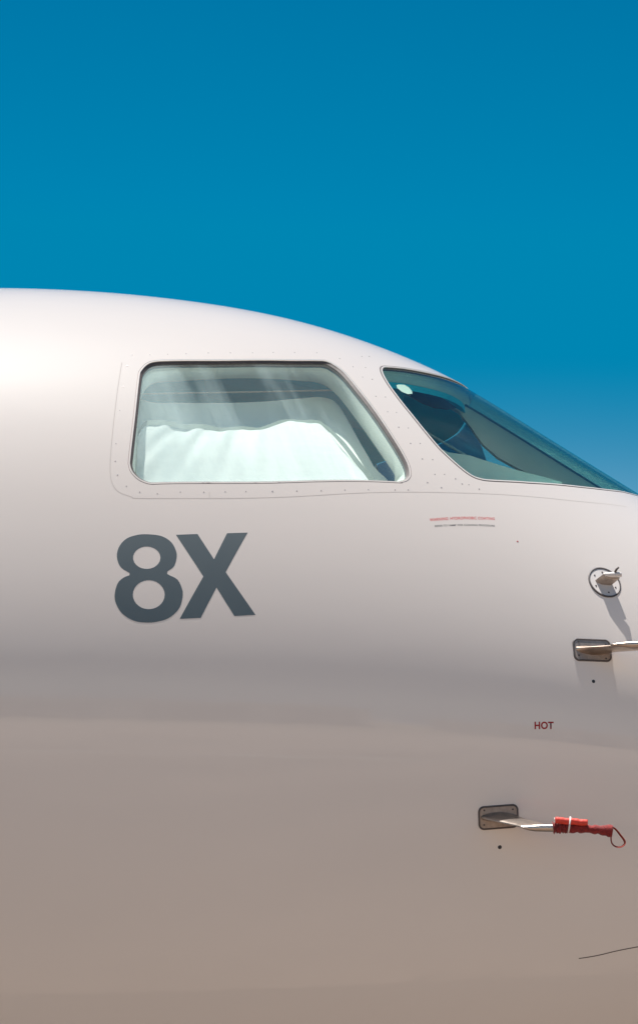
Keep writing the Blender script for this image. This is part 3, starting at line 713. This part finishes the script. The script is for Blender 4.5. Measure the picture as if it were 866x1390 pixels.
# rolled streamer, slightly crushed, with a spiral end
pts, rad = [], []
for k in range(26):
    u = k / 25; pts.append(cp(.006 + u * .086, .0195 - .007 * u + .0006 * sin(u * 14), -.014)); rad.append(.0088 * (1 if .03 < u < .96 else .86) + .0004 * sin(u * 40))
o = sweep('rolled_streamer', pts, rad, M['streamer'], cov, 22); local(o)
bm = bmesh.new(); prev = None
for k in range(46):
    a = k * .36; r = .0075 - k * .00014; c = cp(.0045, .0195, -.014); v1 = bm.verts.new(c + Vector((0, cos(a) * r, sin(a) * r))); v2 = bm.verts.new(c + Vector((-.0015, cos(a) * r, sin(a) * r)))
    if prev: bm.faces.new((prev[0], v1, v2, prev[1]))
    prev = (v1, v2)
o = from_bm('streamer_edge', bm, M['band'], cov); local(o)
# band that ties the roll to the sleeve
pts = []
for k in range(25):
    a = 2 * pi * k / 24; pts.append(cp(.0435 + .003 * sin(a), .008 + .0205 * sin(a), -.006 + -.019 * cos(a)))
bm = bmesh.new(); prev = None
for k, p in enumerate(pts):
    w = .0022; v = [bm.verts.new(p + Vector((s * w, 0, 0)) + (p - cp(.044, .008, -.006)).normalized() * h) for s, h in ((-1, .0), (-1, .0014), (1, .0014), (1, .0))]
    if prev:
        for i in range(4): bm.faces.new((prev[i], prev[(i + 1) % 4], v[(i + 1) % 4], v[i]))
    prev = v
bmesh.ops.recalc_face_normals(bm, faces=bm.faces[:]); o = from_bm('elastic_band', bm, M['band'], cov); local(o)
# strap loop
cps = [(.156, .003), (.164, -.004), (.172, -.018), (.179, -.032), (.180, -.042), (.174, -.050), (.165, -.051), (.157, -.044), (.1545, -.030), (.155, -.014), (.156, -.006)]
X_ = spline(range(len(cps)), [.156 + (c[0] - .156) * 1.45 for c in cps]); Z_ = spline(range(len(cps)), [c[1] for c in cps])
bm = bmesh.new(); prev = None
N_ = 60
for k in range(N_ + 1):
    u = k / N_ * (len(cps) - 1); x, z = float(X_(u)), float(Z_(u)); tx, tz = float(X_(u + .01)) - x, float(Z_(u + .01)) - z; l = math.hypot(tx, tz); nx, nz = -tz / l, tx / l
    tw = .5 + .9 * sin(k / N_ * pi)
    dv = Vector((nx * sin(tw) * .42, -.9, nz * sin(tw) * .42)).normalized() * .0042; th = Vector((nx, 0, nz)) * .0007
    c = cp(x, z, -.004 + .006 * sin(k / N_ * 2 * pi)); v = [bm.verts.new(q) for q in (c - dv - th, c + dv - th, c + dv + th, c - dv + th)]
    if prev:
        for i in range(4): bm.faces.new((prev[i], prev[(i + 1) % 4], v[(i + 1) % 4], v[i]))
    prev = v
bmesh.ops.recalc_face_normals(bm, faces=bm.faces[:]); o = from_bm('strap_loop', bm, M['strap'], cov); local(o)

# ------------------------------------------------------------------ shades inside the side windows
TOP = [(-0.500, 34.5), (-0.4945, 36.6), (-0.480, 37.5), (-0.424, 37.98), (-0.3692, 37.4), (-0.3213, 38.01), (-0.2602, 37.66), (-0.2056, 38.63), (-0.1569, 38.79), (-0.121, 40.25), (-0.0955, 41.41), (-0.0656, 42.11), (-0.0356, 42.36), (0.001, 43.19), (0.0203, 43.3), (0.0437, 42.28), (0.0815, 39.68), (0.1167, 36.73), (0.1559, 33.93), (0.1805, 32.28), (.21, 30.2)]
DEP = .075
def shade(side, label):
    xs = np.linspace(-.500, .205, 150); tt = np.interp(xs, [p[0] for p in TOP], [radians(p[1]) for p in TOP]); k = np.hanning(7); k /= k.sum()
    tt = np.convolve(np.pad(tt, 3, 'edge'), k, 'valid'); bt = np.radians(22 + 6 * (xs + .5)); bt = np.minimum(bt, tt - .01)
    J = 40; P = []
    for j in range(J + 1):
        v = j / J; t = bt + (tt - bt) * v
        q = (xs + .5) / .7
        # creases that fan out from the top centre
        fold = .0022 * np.sin(26 * (q - .55) / (1.35 - v * .8) + 1.2 * np.sin(3 * q)) + .0010 * np.sin(71 * (q - .5) / (1.3 - .6 * v)) + .006 * np.sin(9 * q) + .0025 * np.sin(17 * q * q + 2 * v + 1)
        fold = fold * np.minimum(1, np.minimum(v * 4 + .2, 1))
        p, n = S(np.stack([xs, t], -1), DEP + fold, side); P.append(p)
    n0 = len(xs); V = np.vstack(P); Fc = [(j * n0 + i, j * n0 + i + 1, (j + 1) * n0 + i + 1, (j + 1) * n0 + i) for j in range(J) for i in range(n0 - 1)]
    o = link('sun_shade', mesh_of('sun_shade', V, Fc), M['shade'], None, label=label, category='window shade')
    # grey hem along the scalloped top edge
    Q = []
    for d in (0, .5, 1):
        p, n = S(np.stack([xs + .010 * d * np.clip((xs - .03) / .05, 0, 1), tt + .020 * d], -1), DEP + .002 + .003 * d, side); Q.append(p)
    V = np.vstack(Q); Fc = [(j * n0 + i, j * n0 + i + 1, (j + 1) * n0 + i + 1, (j + 1) * n0 + i) for j in range(2) for i in range(n0 - 1)]
    link('hem', mesh_of('hem', V, Fc), M['hem'], o)
    return o
shade(-1, 'white creased sun shade with scalloped top, right behind the near side window')
shade(1, 'shaded sun shade hanging in the far side window, seen across the cockpit')

# ------------------------------------------------------------------ setting
def sheet(name, x0, y0, x1, y1, z, m, n=1):
    V = [(x0, y0, z), (x1, y0, z), (x1, y1, z), (x0, y1, z)]
    return link(name, mesh_of(name, V, [(0, 1, 2, 3)], smooth=False), m, None, kind='structure')
sheet('apron', -6000, -6000, 6000, 6000, 0, M['apron'])

def added_hangar(name, x0, x1, y0, y1, h, m, label, doors):  # unseen buildings, added only for pale streaks mirrored in the fuselage
    bm = bmesh.new(); box(bm, ((x0 + x1) / 2, (y0 + y1) / 2, h / 2), (x1 - x0, y1 - y0, h))
    o = from_bm(name, bm, m, None, False, label=label, category='building')
    bm = bmesh.new(); box(bm, ((x0 + x1) / 2, (y0 + y1) / 2, h + .3), (x1 - x0 + 2, y1 - y0 + 2, .6)); from_bm('roof', bm, M['joint'], o, False)
    for k in range(doors):
        w = (x1 - x0) / doors; bm = bmesh.new(); box(bm, (x0 + w * (k + .5), y1 + .05, h * .42), (w * .7, .3, h * .84)); from_bm('door', bm, M['hangar_door'], o, False)
M['hangar_wall'] = mat('white_hangar_sheet', (.80, .79, .77), .6, var=.05, vscale=.3)
M['hangar_door'] = mat('grey_hangar_door', (.42, .42, .42), .6)
added_hangar('hangar', -70, -22, -105, -82, 7, M['hangar_wall'], 'low white hangar behind the camera, mirrored faintly in the paint on the left', 5)
added_hangar('hangar', -8, 34, -130, -100, 9, M['hangar_wall'], 'wide white hangar behind the camera, mirrored faintly in the middle of the paint', 3)
added_hangar('hangar', 48, 120, -110, -84, 6, M['hangar_wall'], 'long low hangar behind the camera to the right, mirrored faintly near the probes', 7)
sheet('grass_field', -3000, -2200, 3000, -62, .004, M['grass'])  # unseen field, added to soften the mirrored horizon step
for y, w in ((-16, .5), (-22, .6), (-34, .9), (-50, 1.6)):
    sheet('painted_line', -300, y, 300, y + w, .004, M['line_paint'])  # unseen ground lines, added only for their reflections in the paint
V = []; Fc = []; nh = 120
for i in range(nh):
    a = pi + pi * i / (nh - 1); r = 2600; h = 24 + 16 * math.sin(i * .21) + 8 * math.sin(i * .57 + 1) + random.uniform(-3, 3)
    V += [(cos(a) * r, sin(a) * r, -1), (cos(a) * (r + 300), sin(a) * (r + 300), h), (cos(a) * (r + 900), sin(a) * (r + 900), -1)]
for i in range(nh - 1):
    for k in (0, 1): Fc.append((3 * i + k, 3 * i + k + 1, 3 * i + 4 + k, 3 * i + 3 + k))
link('hills', mesh_of('hills', V, Fc), M['hill'], None, kind='structure')  # unseen hills, added for the mirrored horizon, haze put into their colour
